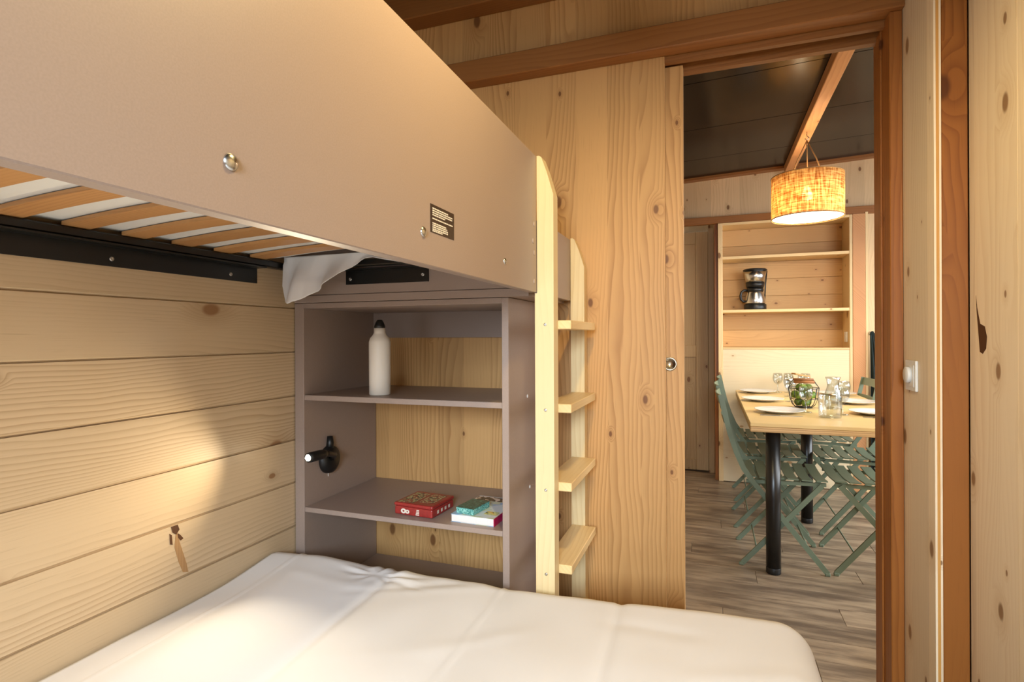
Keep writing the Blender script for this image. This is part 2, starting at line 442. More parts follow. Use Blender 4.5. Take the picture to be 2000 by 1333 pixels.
# partition wall between bedroom and living room
wb = structe('wall_back', (0, YP, 0), 'knotty spruce partition wall behind the bunk with a doorway', 'wall')
obj('panel', box(bmn(), XL - .02, -0.139, YP, YP + .02, 0, 2.10, .001), M['partition'], wb)
obj('upper_panel', box(bmn(), XL - .02, 0.60, YP, YP + .02, 2.10, 2.48), M['partition'], wb)
obj('rear_panel', box(bmn(), XL - .02, -0.12, YP + .09, YP + .11, 0, 2.48), M['partition'], wb)
obj('rear_panel', box(bmn(), -0.12, 0.47, YP + .09, YP + .11, 2.10, 2.56), M['partition'], wb)
obj('rear_panel', box(bmn(), 0.47, 3.1, YP + .09, YP + .11, 0, 2.64), M['panel_v'], wb)
struct('trim_1', box(bmn(), XL, 0.50, 1.78, YP + .0, 2.077, 2.152, .003), M['brown_x'], 'orange-brown horizontal rail above the sliding door', 'beam')
struct('trim_2', box(bmn(), XL, 0.56, 1.76, YP - .0, 2.332, 2.48, .003), M['brown_x'], 'dark brown ceiling beam along the top of the partition wall', 'beam')
bm = bmn(); box(bm, -0.9, 0.47, YP + .005, YP + .024, 2.058, 2.10); box(bm, -0.9, 0.47, YP + .068, YP + .092, 2.046, 2.10); box(bm, -0.9, .47, YP + .024, YP + .068, 2.088, 2.10)
struct('trim_3', bm, M['brown_x'], 'grooved brown track board under the rail over the doorway', 'door track')
bm = bmn(); box(bm, 0.466, 0.497, 1.80, 1.96, 0, 2.077, .002); box(bm, 0.461, 0.466, 1.87, 1.915, 0, 2.06, .001)
struct('trim_4', bm, M['brown_v'], 'narrow brown upright door jamb right of the doorway', 'door frame')
d1 = structe('door_1', (-0.4, YP + .045, 0), 'pale wooden sliding door mostly slid into the partition wall', 'door')
obj('door_leaf', box(bmn(), -0.80, -0.084, YP + .03, YP + .062, 0.008, 2.056, .002), M['partition'], d1)
bm = bmn(); lathe(bm, [(0.0, .008), (0.0155, .008), (0.0165, -.002), (0.0215, -.003), (0.0225, .0)], 32, (-0.128, YP + .029, 1.090), axis='y')
M['nickel'] = plain('satin_nickel', (196, 184, 162), 0.32, metal=1.0)
tag(obj('finger_pull', bm, M['nickel'], d1), 'round recessed steel finger pull')

# right side: switch panel, post and wall panels
wr = structe('wall_right', (0.55, 1.0, 0), 'pale knotty spruce wall panels right of the doorway', 'wall')
YE = 1.579
for x0, x1, mt in ((.498, .5025, 'panel_r'), (.5025, .5085, 'core'), (.5085, .513, 'panel_r')):
    obj('ply_layer', box(bmn(), x0, x1, YE, YP, 0, 2.47, .0004), M[mt], wr)
obj('panel', box(bmn(), .5662, .584, 1.3605, YE - .0005, 0, 2.47, .0015), M['panel_r'], wr)
obj('panel', box(bmn(), .5655, .584, 0.30, 1.3595, 0, 2.47, .0015), M['panel_r'], wr)
obj('panel', box(bmn(), .5660, .584, -1.6, 0.298, 0, 2.47, .0015), M['panel_r'], wr)
obj('wall_backing', box(bmn(), .584, .64, -1.6, 1.95, 0, 2.5), M['brown_v'], wr)
split_knot([(1.545, 1.27), (1.538, 1.24), (1.524, 1.205), (1.502, 1.199), (1.492, 1.176), (1.496, 1.150), (1.512, 1.138), (1.526, 1.142), (1.532, 1.18), (1.541, 1.232)], .5658, .0004, wr)
struct('trim_5', box(bmn(), .5132, .5655, YE + .0005, 1.70, 0, 2.47, .002), M['brown_v'], 'orange-brown timber post between the pale wall panels', 'post')

# wall and window behind the camera, bedroom ceiling
ww = structe('wall_front', (0, -1.6, 0), 'wooden wall with the bedroom window behind the viewer', 'wall')
for n_, (x0, x1, z0, z1), lb_ in (('window_1', (-1.19, -.41, .57, 1.03), 'low bedroom window behind the viewer'), ('window_3', (-.18, .50, 1.26, 1.98), 'square bedroom window behind the viewer')):
    obj('panel', box(bmn(), x0, x1, -1.64, -1.6, 0, z0), M['panel_v'], ww)
    obj('panel', box(bmn(), x0, x1, -1.64, -1.6, z1, 2.5), M['panel_v'], ww)
    w1 = structe(n_, ((x0 + x1) / 2, -1.62, z0), lb_, 'window')
    for a in ((x0, x0 + .03, z0, z1), (x1 - .03, x1, z0, z1), (x0 + .03, x1 - .03, z0, z0 + .03), (x0 + .03, x1 - .03, z1 - .03, z1)):
        obj('frame_bar', box(bmn(), a[0], a[1], -1.66, -1.60, a[2], a[3], .003), M['brown_v'], w1)
for x0, x1 in ((XL - .08, -1.19), (-.41, -.18), (.50, .64)):
    obj('panel', box(bmn(), x0, x1, -1.64, -1.6, 0, 2.5), M['panel_v'], ww)
struct('ceiling', box(bmn(), XL - .08, .64, -1.64, 1.95, 2.48, 2.53), M['ceil_bed'], 'brown bedroom ceiling above the bunk', 'ceiling')

# living room shell
YF = 4.83
wf = structe('wall_far', (0.5, YF, 0), 'pale wooden far wall of the living room', 'wall')
obj('upper_panel', box(bmn(), -1.4, 3.1, YF + .05, YF + .07, 2.15, 2.66), M['panel_v'], wf)
obj('panel', box(bmn(), 1.107, 3.1, YF + .03, YF + .05, 0, 2.15, .001), M['panel_v'], wf)
obj('batten', box(bmn(), 1.090, 1.107, YF - .01, YF + .05, 0, 2.11, .001), M['cab_side'], wf)
obj('panel', box(bmn(), -1.4, -0.55, 5.10, 5.12, 0, 2.2), M['panel_v'], wf)
obj('panel', box(bmn(), -1.4, 1.2, 5.20, 5.22, 0, 2.5), M['panel_v'], wf)
bm = prism(bmn(), [(-1.4, 2.412), (3.1, 2.605), (3.1, 2.70), (-1.4, 2.50)], 'y', YF - .02, YF + .05)
struct('trim_6', bm, M['brown_x'], 'rosy brown top plate under the dark living room ceiling', 'beam')
struct('trim_7', box(bmn(), -1.4, 3.1, YF - .005, YF + .05, 2.100, 2.157, .002), M['brown_x'], 'brown horizontal plate above the shelf cabinet', 'beam')
struct('trim_8', box(bmn(), 1.006, 1.089, YF - .012, YF + .05, 0, 2.100, .002), M['brown_y'], 'rosy wooden post right of the shelf cabinet', 'post')
struct('trim_9', box(bmn(), 0.024, 0.049, YF + .02, 5.10, 0, 2.100, .001), M['brown_v'], 'dark brown door post left of the shelf cabinet', 'post')
ws = structe('wall_side', (3.05, 3.4, 0), 'living room side wall with windows out of view', 'wall')
obj('panel', box(bmn(), 3.06, 3.1, 1.95, 2.3, 0, 2.7), M['panel_v'], ws)
obj('panel', box(bmn(), 3.06, 3.1, 4.3, 4.9, 0, 2.7), M['panel_v'], ws)
obj('panel', box(bmn(), 3.06, 3.1, 2.3, 4.3, 0, 0.6), M['panel_v'], ws)
obj('panel', box(bmn(), 3.06, 3.1, 2.3, 4.3, 2.3, 2.7), M['panel_v'], ws)
obj('panel', box(bmn(), -1.42, -1.4, 1.95, 5.2, 0, 2.7), M['panel_v'], ws)
w2 = structe('window_2', (3.08, 3.3, 0.6), 'living room window out of view', 'window')
for a in ((2.3, 2.35, .6, 2.3), (4.25, 4.3, .6, 2.3), (2.35, 4.25, .6, .65), (2.35, 4.25, 2.25, 2.3), (3.275, 3.325, .65, 2.25)):
    obj('frame_bar', box(bmn(), 3.05, 3.11, a[0], a[1], a[2], a[3], .003), M['brown_v'], w2)
# dark sloping ceiling, panels with seams across
cz = lambda x: 2.492 + 0.043 * x
ce = structe('ceiling_living', (0.5, 3.4, 2.5), 'dark brown glossy sloping ceiling panels of the living room', 'ceiling')
ys = [1.95, 2.36, 3.02, 3.70, 4.33, 4.90]
for a, c in zip(ys[:-1], ys[1:]):
    bm = prism(bmn(), [(-1.42, cz(-1.42)), (3.1, cz(3.1)), (3.1, cz(3.1) + .03), (-1.42, cz(-1.42) + .03)], 'y', a + .003, c - .003)
    obj('ceiling_panel', bm, M['ceil'], ce)
obj('ceiling_base', prism(bmn(), [(-1.42, cz(-1.42) + .01), (3.1, cz(3.1) + .01), (3.1, cz(3.1) + .05), (-1.42, cz(-1.42) + .05)], 'y', 1.95, 4.9), M['blackp'], ce)
struct('trim_10', box(bmn(), .538, .606, 1.96, YF - .022, 2.45, 2.513, .003), M['brown_y'], 'pale wooden ceiling beam carrying the pendant lamp', 'beam')
# panelled door at the far left
d2 = structe('door_2', (-0.3, 5.1, 0), 'panelled wooden door beside the shelf cabinet in the living room', 'door')
for n_, a in (('stile', (-0.129, -0.028, .012, 2.09)), ('stile', (-0.55, -0.45, .012, 2.09)), ('rail', (-.45, -.129, 1.984, 2.09)), ('rail', (-.45, -.129, .997, 1.10)), ('rail', (-.45, -.129, .012, .103))):
    obj(n_, box(bmn(), a[0], a[1], 5.10, 5.135, a[2], a[3], .003), M['doorwood'], d2)
for a in ((.103, .997), (1.10, 1.984)):
    obj('door_panel', box(bmn(), -.45, -.129, 5.113, 5.128, a[0], a[1]), M['doorwood'], d2)
obj('frame_post', box(bmn(), -.026, .023, 5.085, 5.14, 0, 2.15, .002), M['doorwood'], d2)

# ------------------------------------------------------------------ lower bed
bed = thing('double_bed', (-0.53, 0.4, 0), 'lower double bed base and mattress under the white duvet', 'bed')
obj('mattress', box(bmn(), XL + .03, 0.13, -0.50, 1.36, .30, .475, .04, 3), M['mattress'], bed, smooth=True)
obj('bed_base', box(bmn(), XL + .02, 0.12, -0.52, 1.38, .16, .298, .004), M['taupe'], bed)
for x in (XL + .06, .05):
    for yy in (-.45, 1.30): obj('leg', box(bmn(), x, x + .05, yy, yy + .05, 0, .16, .003), M['black'], bed)

def duvet():
    bm = bmn(); Rr = 0.075
    sx, ty = 0.205 - Rr, 1.402 - Rr
    ext = Rr * math.pi / 2 + 0.17
    nu, nv = 210, 250
    s0, t0 = -1.252, -0.55
    rnd = random.Random(3)
    def ridge(p, a, c_, w, taper=0.06):
        a, c_ = Vector(a), Vector(c_); d = c_ - a; L = d.length; q = (p - a).dot(d) / (L * L)
        e = max(0, -q, q - 1) * L
        n = abs((p - a).cross(d)) / L
        return math.exp(-(n / w) ** 2) * math.exp(-(e / taper) ** 2)
    folds = []
    for k in range(16):
        ang = rnd.uniform(-.5, .9); cx, cyy = rnd.uniform(-1.1, .1), rnd.uniform(.5, 1.35); L = rnd.uniform(.1, .35)
        folds.append(((cx, cyy), (cx + L * math.cos(ang), cyy + L * math.sin(ang)), rnd.uniform(.012, .03), rnd.uniform(-.0018, .0018)))
    pinch = Vector((-0.865, 1.30))
    for k in range(11):   # gathers fanning out of the quilting seam
        ang = math.radians(-25 + 21 * k); L = rnd.uniform(.05, .14)
        folds.append((tuple(pinch), (pinch.x + L * math.cos(ang), pinch.y + .6 * L * math.sin(ang)), .008, rnd.uniform(.0018, .0038) * (1 if k % 2 else -1)))
    seams = [((-0.515, 1.40), (-0.485, .75)), ((-1.16, 1.40), (-1.13, 0.5))]
    creases = [((-0.82, 1.26), (-0.79, .60)), ((-0.21, 1.36), (-0.19, .55))]
    from mathutils import noise as nz
    def height(x, y):
        p = Vector((x, y))
        z = 0.531
        z += 0.022 * (1 / (1 + math.exp(-(x + .18) / .10)))            # fuller on the free side
        z += 0.010 * math.exp(-((x + 1.14) / .12) ** 2 - ((y - 1.36) / .12) ** 2)
        z -= 0.024 * math.exp(-((x + 1.26) / .10) ** 2) * (1 / (1 + math.exp((y - 1.25) / .06)))
        z += 0.0055 * (nz.noise(Vector((x * 2.6, y * 2.0, 1.7)))) + 0.0025 * nz.noise(Vector((x * 8, y * 6, 4.2)))
        for a, c_ in seams: z += 0.0028 * ridge(p, a, c_, .0045)
        for a, c_ in seams: z -= 0.0045 * ridge(p, a, c_, .05, .05)
        for a, c_ in creases: z -= 0.0050 * ridge(p, a, c_, .012, .08)
        for a, c_, w, h in folds: z += h * ridge(p, a, c_, w, .05)
        return z
    rows = []
    for j in range(nv + 1):
        q = j / nv; q = 1 - (1 - q) ** 1.35
        t = t0 + (ty + ext - t0) * q
        r_ = []
        for i in range(nu + 1):
            s = s0 + (sx + ext - s0) * i / nu
            dx, dy = max(s - sx, 0), max(t - ty, 0)
            e = math.hypot(dx, dy)
            if e < 1e-9: r_.append(bm.verts.new((s, t, height(s, t)))); continue
            ux, uy = dx / e, dy / e
            th = min(e / Rr, math.pi / 2); down = max(0, e - Rr * math.pi / 2)
            bx, by = min(s, sx), min(t, ty)
            wave = 0.008 * math.sin((bx - by) * 19 + 1.0) * min(1, down / .05) + 0.055 * down * ux
            rad = Rr * math.sin(th) + wave
            if t > ty: rad -= .0
            r_.append(bm.verts.new((bx + ux * rad, by + uy * min(rad, Rr), height(bx, by) - Rr * (1 - math.cos(th)) - down)))
        rows.append(r_)
    for j in range(nv):
        for i in range(nu):
            bm.faces.new((rows[j][i], rows[j][i + 1], rows[j + 1][i + 1], rows[j + 1][i]))
    return bm
dv = obj('duvet', duvet(), M['cloth'], smooth=True)
tag(dv, 'plain white duvet spread over the lower bed', 'duvet')
so = dv.modifiers.new('thick', 'SOLIDIFY'); so.thickness = 0.012; so.offset = -1

# ------------------------------------------------------------------ upper bunk
XB, ZB, ZT = -0.436, 1.298, 1.660
bunk = thing('bunk_bed', (-0.85, 0.4, ZB), 'taupe upper bunk with slatted base and deep side board', 'bunk bed')
gb = obj('guard_board', box(bmn(), XB - .022, XB, -1.2, 1.405, ZB, ZT, .0015), M['taupe'], bunk)
obj('guard_board', box(bmn(), XB - .022, XB, 1.452, 1.778, ZB, 1.499, .0015), M['taupe'], bunk)
for yy, r in ((.412, .0088), (.792, .0088), (1.166, .0075), (.03, .0088)):
    o = obj('bolt', lathe(bmn(), [(0, .0045), (r * .55, .0038), (r * .9, .0018), (r, 0), (r, -.001)], 24, (XB, yy, 1.350), axis='x'), M['steel'], gb)
for yy, zz in ((1.385, 1.325), (1.385, 1.40), (1.376, 1.43), (1.385, 1.475)):
    obj('screw_cap', lathe(bmn(), [(0, .0012), (.006, .001), (.007, 0)], 16, (XB, yy, zz), axis='x'), M['taupe_edge'], gb)
# safety sticker with rows of tiny print
lb = obj('warning_label', None or (lambda bm: (box(bm, XB, XB + .0006, .815, .904, 1.3545, 1.4015, 0), bm)[1])(bmn()), M['dark_label'], bunk)
tag(lb, 'small dark brown safety sticker with pale print')
bm = bmn(); rr = random.Random(5)
for k, (z, y1) in enumerate([(1.3952, .88), (1.3915, .897), (1.3878, .896), (1.3842, .868), (1.3782, .898), (1.3705, .872), (1.3672, .876), (1.3638, .879), (1.3604, .879), (1.3575, .858)]):
    yy = .822
    while yy < y1:
        w = rr.uniform(.003, .0085); box(bm, XB + .0006, XB + .0008, yy, min(yy + w, y1), z - .0011, z + .0011); yy += w + .0012
obj('label_print', bm, M['print'], lb)['kind'] = 'stuff'
# end board, filler strips and brackets
obj('end_board', box(bmn(), XL + .002, XB - .024, 1.420, 1.440, 1.3135, 1.66, .001), M['taupe'], bunk)
obj('support_strip', box(bmn(), XL + .018, XB - .026, 1.418, 1.80, 1.2905, 1.3125, .001), M['taupe'], bunk)
obj('rear_board', box(bmn(), XL + .002, XB - .024, 1.80, 1.82, 1.3135, 1.45, .001), M['taupe'], bunk)
bm = bmn(); box(bm, XL + .0, XL + .004, -1.0, 1.28, 1.341, 1.388); box(bm, XL, XL + .040, -1.0, 1.28, 1.384, 1.388)
wbk = obj('wall_bracket', bm, M['black'], bunk)
for u in (.32, .86, 1.185, -.2):
    obj('screw', lathe(bmn(), [(0.0015, .0008), (.0035, .0025), (.0052, .001), (.0055, 0)], 16, (XL + .004, u, 1.358), axis='x'), M['zinc'], wbk)
bm = bmn(); box(bm, XL + .006, XL + .036, -1.0, 1.362, 1.389, 1.4085, .003); box(bm, XL + .006, XB - .03, 1.362, 1.392, 1.389, 1.4085, .003)
box(bm, XB - .052, XB - .024, -1.0, 1.362, 1.389, 1.4085, .003)
obj('steel_frame', bm, M['black'], bunk)
bm = bmn(); box(bm, -1.046, -.764, 1.416, 1.420, 1.341, 1.386); box(bm, -1.046, -.764, 1.394, 1.420, 1.382, 1.386)
ebk = obj('end_bracket', bm, M['black'], bunk)
for xx, zz in ((-1.03, 1.3575), (-.782, 1.362)):
    obj('screw', lathe(bmn(), [(0.0015, -.0008), (.0035, -.0025), (.0052, -.001), (.0055, 0)], 16, (xx, 1.416, zz), axis='y'), M['zinc'], ebk)
for k in range(-14, 3):   # sprung slats, arched between the frame sides
    y0 = .985 + .121 * k
    bm = bmn(); n = 14; x0, x1 = XL + .03, XB - .026; ring = []
    for i in range(n + 1):
        q = i / n; x = x0 + (x1 - x0) * q; z = 1.4095 + 0.017 * math.sin(math.pi * q) ** 0.9
        ring.append([bm.verts.new((x, yy, zz)) for yy, zz in ((y0, z), (y0 + .053, z), (y0 + .053, z + .008), (y0, z + .008))])
    for i in range(n):
        for e in range(4): bm.faces.new((ring[i][e], ring[i][(e + 1) % 4], ring[i + 1][(e + 1) % 4], ring[i + 1][e]))
    bm.faces.new(ring[0][::-1]); bm.faces.new(ring[-1])
    obj('slat', bm, M['slat'], bunk)
bm = bmn(); n = 16; xa, xb = XL + .012, XB - .028; lo_, hi_ = [], []
for i in range(n + 1):
    q = i / n; x = xa + (xb - xa) * q; zz = 1.4195 + .017 * math.sin(math.pi * min(max((x - XL - .03) / (XB - .026 - XL - .03), 0), 1)) ** .9
    lo_.append((x, zz)); hi_.append((x, 1.575))
prism(bm, lo_ + hi_[::-1], 'y', -1.15, 1.33)
mt_ = obj('bunk_mattress', bm, M['mattress'])
tag(mt_, 'white mattress lying on the slats of the upper bunk', 'mattress')
# corner of the sheet hanging out below the slats
def sheet():
    bm = bmn(); nu, nv = 40, 30
    # top line runs just under the last slat; lower edge as seen: long tip at the wall side, then a short lobe
    low = [(-1.215, 1.40), (-1.20, 1.33), (-1.19, 1.286), (-1.16, 1.279), (-1.10, 1.305), (-1.03, 1.338), (-.98, 1.372), (-.93, 1.405), (-.90, 1.408), (-.86, 1.399), (-.80, 1.388), (-.74, 1.400), (-.66, 1.406)]
    xa, xb = -1.215, -.66
    def lowz(x):
        for (a, za), (c, zc) in zip(low[:-1], low[1:]):
            if a <= x <= c: q = (x - a) / (c - a); return za + (zc - za) * q
        return low[-1][1]
    g_ = []
    for i in range(nu + 1):
        x = xa + (xb - xa) * i / nu; zl = lowz(x); r = []
        for j in range(nv + 1):
            q = j / nv; z = 1.424 + (zl - 1.424) * q
            hang = 1.424 - z
            yy = 1.350 - .03 * q * min(1, hang / .08) + .014 * math.sin(x * 46 + q * 1.3) * min(1, hang / .06) + .006 * math.sin(x * 110) * min(1, hang / .1)
            yy = min(yy, 1.3595)
            xx = x - .05 * hang * math.sin((x + 1.2) * 5)
            r.append(bm.verts.new((xx, yy - .005, z)))
        g_.append(r)
    for i in range(nu):
        for j in range(nv): bm.faces.new((g_[i][j], g_[i + 1][j], g_[i + 1][j + 1], g_[i][j + 1]))
    return bm
sh = obj('bunk_sheet', sheet(), M['cloth'], smooth=True)
tag(sh, 'white sheet corner hanging down under the upper bunk slats', 'sheet')
so = sh.modifiers.new('thick', 'SOLIDIFY'); so.thickness = 0.0015; so.offset = 0

# ------------------------------------------------------------------ shelf unit
su = thing('shelf_unit', (-0.88, 1.64, 0), 'taupe open shelf unit standing under the upper bunk', 'shelf')
obj('side_panel', box(bmn(), XL + .004, -1.221, YS, YP - .003, 0, 1.2895, .0012), M['taupe'], su)
obj('side_panel', box(bmn(), -.547, -.527, YS, YP - .003, 0, 1.2895, .0012), M['taupe'], su)
obj('top_panel', box(bmn(), -1.221, -.547, YS, YP - .003, 1.2735, 1.2895, .0012), M['taupe'], su)
obj('back_rail', box(bmn(), -1.221, -.547, YP - .018, YP - .003, 1.179, 1.2735, .0005), M['taupe'], su)
for z, h in ((.998, .0167), (.641, .0155), (.347, .02)):
    obj('shelf', box(bmn(), -1.221, -.547, YS + .002, YP - .003, z - h, z, .0012), M['taupe'], su)
for yy, zz in ((1.60, 1.00), (1.62, .72)):
    obj('screw_cap', lathe(bmn(), [(0, .0015), (.005, .001), (.006, 0)], 12, (-.527, yy, zz), axis='x'), M['white'], su)

# reading lamp on the inner left side
rl = thing('reading_lamp', (-1.219, 1.55, .78), 'black swivel reading lamp fixed inside the taupe shelf unit', 'lamp')
bm = bmn(); lathe(bm, [(0, .026), (.030, .024), (.044, .015), (.047, .004), (.047, 0)], 32, (-1.2205, 1.552, .770), axis='x'); obj('lamp_base', bm, M['blackp'], rl)
bm = bmn(); tube(bm, [(-1.2155, 1.552, .80), (-1.212, 1.552, .825), (-1.213, 1.552, .848)], [.013, .0125, .009], 14); obj('switch_stub', bm, M['blackp'], rl)
bm = bmn(); tube(bm, [(-1.197, 1.545, .776), (-1.155, 1.50, .80), (-1.135, 1.44, .817), (-1.132, 1.415, .820)], .009, 12); obj('lamp_arm', bm, M['blackp'], rl)
HEADP = Vector((-1.130, 1.345, .823)); HD = Vector((-.06, -1, .02)).normalized()
bm = bmn(); tube(bm, [HEADP - HD * .075, HEADP - HD * .06, HEADP - HD * .012, HEADP], [.011, .015, .0155, .014], 18); obj('lamp_head', bm, M['blackp'], rl)
bm = bmn(); tube(bm, [HEADP, HEADP + HD * .0015], .0095, 18); obj('lens', bm, M['led'], rl)
l = bpy.data.lights.new('reading_lamp_light', 'SPOT'); l.energy = 27; l.color = (1.0, .84, .58); l.spot_size = math.radians(106); l.spot_blend = 1.0; l.shadow_soft_size = .008
lo = bpy.data.objects.new('reading_lamp_light', l); COL.objects.link(lo); lo.location = HEADP + HD * .006
lo.rotation_euler = Vector((.25, -1, .03)).to_track_quat('-Z', 'Y').to_euler()
bm = bmn(); box(bm, -1.2208, -1.2195, 1.551, 1.553, .712, .7215); obj('pull_tab', bm, M['white'], rl)

# bottle
BX, BY, BZ = -.990, 1.512, .998
bt = thing('drinking_bottle', (BX, BY, BZ), 'cream metal drinking bottle with black cap on the middle shelf', 'bottle')
bm = lathe(bmn(), [(0, .0005), (.031, .0005), (.0335, .004), (.0338, .15), (.0336, .168), (.0300, .180), (.0210, .1905), (.0178, .198), (.0172, .212), (.0, .212)], 36, (BX, BY, BZ)); obj('bottle_body', bm, M['bottle'], bt)
bm = lathe(bmn(), [(0, .2125), (.0172, .2125), (.0172, .2185), (.0125, .230), (.0075, .2385), (0, .239)], 24, (BX, BY, BZ)); cp = obj('cap', bm, M['blackp'], bt)
bm = tube(bmn(), [(BX + .0148 * math.cos(a), BY, BZ + .2165 + .0165 * math.sin(a)) for a in [math.pi * k / 10 for k in range(11)]], .0025, 8); obj('carry_loop', bm, M['blackp'], cp)

# tin, book, card box on the lower shelf
ZS = .641
def rot_box(bm, c, ang, sx, sy, z0, z1, bev=0, seg=1):
    k = len(bm.verts); before = set(bm.verts)
    box(bm, -sx / 2, sx / 2, -sy / 2, sy / 2, z0, z1, bev, seg)
    ca, sa = math.cos(ang), math.sin(ang)
    for v in bm.verts:
        if v not in before:
            x, yy = v.co.x, v.co.y; v.co.x = c[0] + ca * x - sa * yy; v.co.y = c[1] + sa * x + ca * yy
    return bm
tc, ta = (-.843, 1.532), math.radians(-4)
tn = thing('game_tin', (tc[0], tc[1], ZS), 'flat red tin box with printed lid on the lower shelf', 'tin box')
obj('tin_body', rot_box(bmn(), tc, ta, .134, .128, ZS + .0005, ZS + .026, .004, 2), M['redtin'], tn)
obj('lid', rot_box(bmn(), tc, ta, .137, .131, ZS + .0265, ZS + .037, .004, 2), M['redtin'], tn)
def loc2(c, a, x, y): return (c[0] + math.cos(a) * x - math.sin(a) * y, c[1] + math.sin(a) * x + math.cos(a) * y)
bm = bmn(); rot_box(bm, loc2(tc, ta, -.032, -.004), ta, .052, .104, ZS + .037, ZS + .0376); rot_box(bm, loc2(tc, ta, .028, .006), ta, .048, .086, ZS + .037, ZS + .0376)
obj('lid_print', bm, M['tin_art'], tn)
bm = bmn()
def front_mark(x, z, rx, rz, ring=0.35):
    p = loc2(tc, ta, x, -.0645); n = 20; o_, i_ = [], []
    for k in range(n):
        a = 2 * math.pi * k / n
        o_.append(bm.verts.new((p[0] + rx * math.cos(a), p[1] - .0002, z + rz * math.sin(a)))); i_.append(bm.verts.new((p[0] + rx * ring * math.cos(a), p[1] - .0002, z + rz * ring * math.sin(a))))
    for k in range(n): bm.faces.new((o_[k], o_[(k + 1) % n], i_[(k + 1) % n], i_[k]))
front_mark(-.034, ZS + .013, .009, .0075); front_mark(-.020, ZS + .012, .007, .006)
for q in range(4):
    p = loc2(tc, ta, .016 + .0, -.0646); box(bm, p[0] - .006 + .001 * q, p[0] + .006, p[1] - .0003, p[1], ZS + .005 + .0045 * q, ZS + .0078 + .0045 * q)
for q in range(4):
    p = loc2(tc, ta, .0672, -.03 + .022 * q); box(bm, p[0], p[0] + .0004, p[1] - .006, p[1] + .004, ZS + .008, ZS + .018)
obj('side_print', bm, M['print'], tn, recalc=False)['kind'] = 'stuff'

bc, ba = (-.648, 1.563), math.radians(-2)
bk = thing('paperback_book', (bc[0], bc[1], ZS), 'paperback with pale blue cover and crimson spine on the lower shelf', 'book')
obj('pages', rot_box(bmn(), bc, ba, .134, .199, ZS + .0013, ZS + .0215, .0006), M['paper'], bk)
bm = bmn(); rot_box(bm, bc, ba, .137, .202, ZS + .0217, ZS + .0225); obj('front_cover', bm, M['cover_art'], bk)
bm = bmn(); rot_box(bm, bc, ba, .137, .202, ZS + .0003, ZS + .0011); obj('back_cover', bm, M['cover_art'], bk)
bm = bmn(); rot_box(bm, loc2(bc, ba, .0691, 0), ba, .0016, .202, ZS + .0003, ZS + .0225); sp = obj('spine', bm, M['crimson'], bk)
tag(sp, 'crimson spine')
bm = bmn(); rot_box(bm, loc2(bc, ba, .0, .075), ba, .134, .040, ZS + .0225, ZS + .0227); fc = obj('cover_stripes', bm, M['stripes'], bk)
bm = bmn(); rot_box(bm, loc2(bc, ba, .042, -.055), ba, .040, .030, ZS + .0225, ZS + .0227); obj('cover_picture', bm, M['cover_mark'], bk)
cc, ca_ = (-.672, 1.518), math.radians(-8)
cb = thing('card_box', (cc[0], cc[1], ZS + .023), 'small teal card box lying on the paperback', 'card box')
obj('box_body', rot_box(bmn(), cc, ca_, .060, .092, ZS + .0231, ZS + .0400, .001), M['card_side'], cb)
obj('box_top', rot_box(bmn(), cc, ca_, .0605, .0925, ZS + .0401, ZS + .0412, .0004), M['card_art'], cb)

# ------------------------------------------------------------------ ladder
ld = thing('bunk_ladder', (-.40, 1.6, .4), 'pale wooden ladder fixed to the side of the upper bunk', 'ladder')
ZL0 = .02
def stringer(y0, y1, top, xi):
    bm = bmn()
    prism(bm, [(xi, ZL0), (-.390, ZL0), (-.390, top - .075), (-.412, top - .018), (-.424, top), (xi, top)], 'y', y0, y1)
    es = [e for e in bm.edges]
    bmesh.ops.bevel(bm, geom=es, offset=.002, segments=1, affect='EDGES')
    return bm
# front upright: notched around the side board (outer part above, full depth below)
bm = bmn()
prism(bm, [(-.4415, ZL0), (-.390, ZL0), (-.390, ZT - .105), (-.4075, ZT - .045), (-.4225, ZT - .004), (-.428, ZT), (-.4352, ZT), (-.4352, ZB - .002), (-.4415, ZB - .002)], 'y', 1.407, 1.450)
s1 = obj('upright', bm, M['ladder_z'], ld)
bm = bmn(); zr = 1.503
prism(bm, [(-.4352, ZL0), (-.390, ZL0), (-.390, zr - .095), (-.4075, zr - .04), (-.4225, zr - .004), (-.428, zr), (-.4352, zr)], 'y', 1.779, 1.820)
s2 = obj('upright', bm, M['ladder_z'], ld)
for zt in (1.2245, .9985, .787, .565, .33):
    obj('rung', box(bmn(), -.4345, -.3545, 1.451, 1.778, zt - .024, zt, .002), M['ladder_y'], ld)
    obj('screw', lathe(bmn(), [(0.0012, -.0006), (.003, -.0012), (.0042, -.0003), (.0042, .001)], 12, (-.4135, 1.407, zt - .012), axis='y'), M['zinc'], s1)

# ------------------------------------------------------------------ dimmer switch
sw = thing('dimmer_switch', (.497, 1.73, 1.07), 'white dimmer switch with round knob on the pale panel right of the doorway', 'light switch')
obj('frame_plate', box(bmn(), .4915, .4979, 1.690, 1.770, 1.034, 1.114, .002, 2), M['white'], sw)
obj('inner_plate', box(bmn(), .4900, .4915, 1.701, 1.759, 1.045, 1.103, .0008), M['white'], sw)
obj('knob', lathe(bmn(), [(0, -.009), (.0195, -.009), (.0212, -.0075), (.0215, 0)], 36, (.4900, 1.733, 1.076), axis='x'), M['white'], sw)

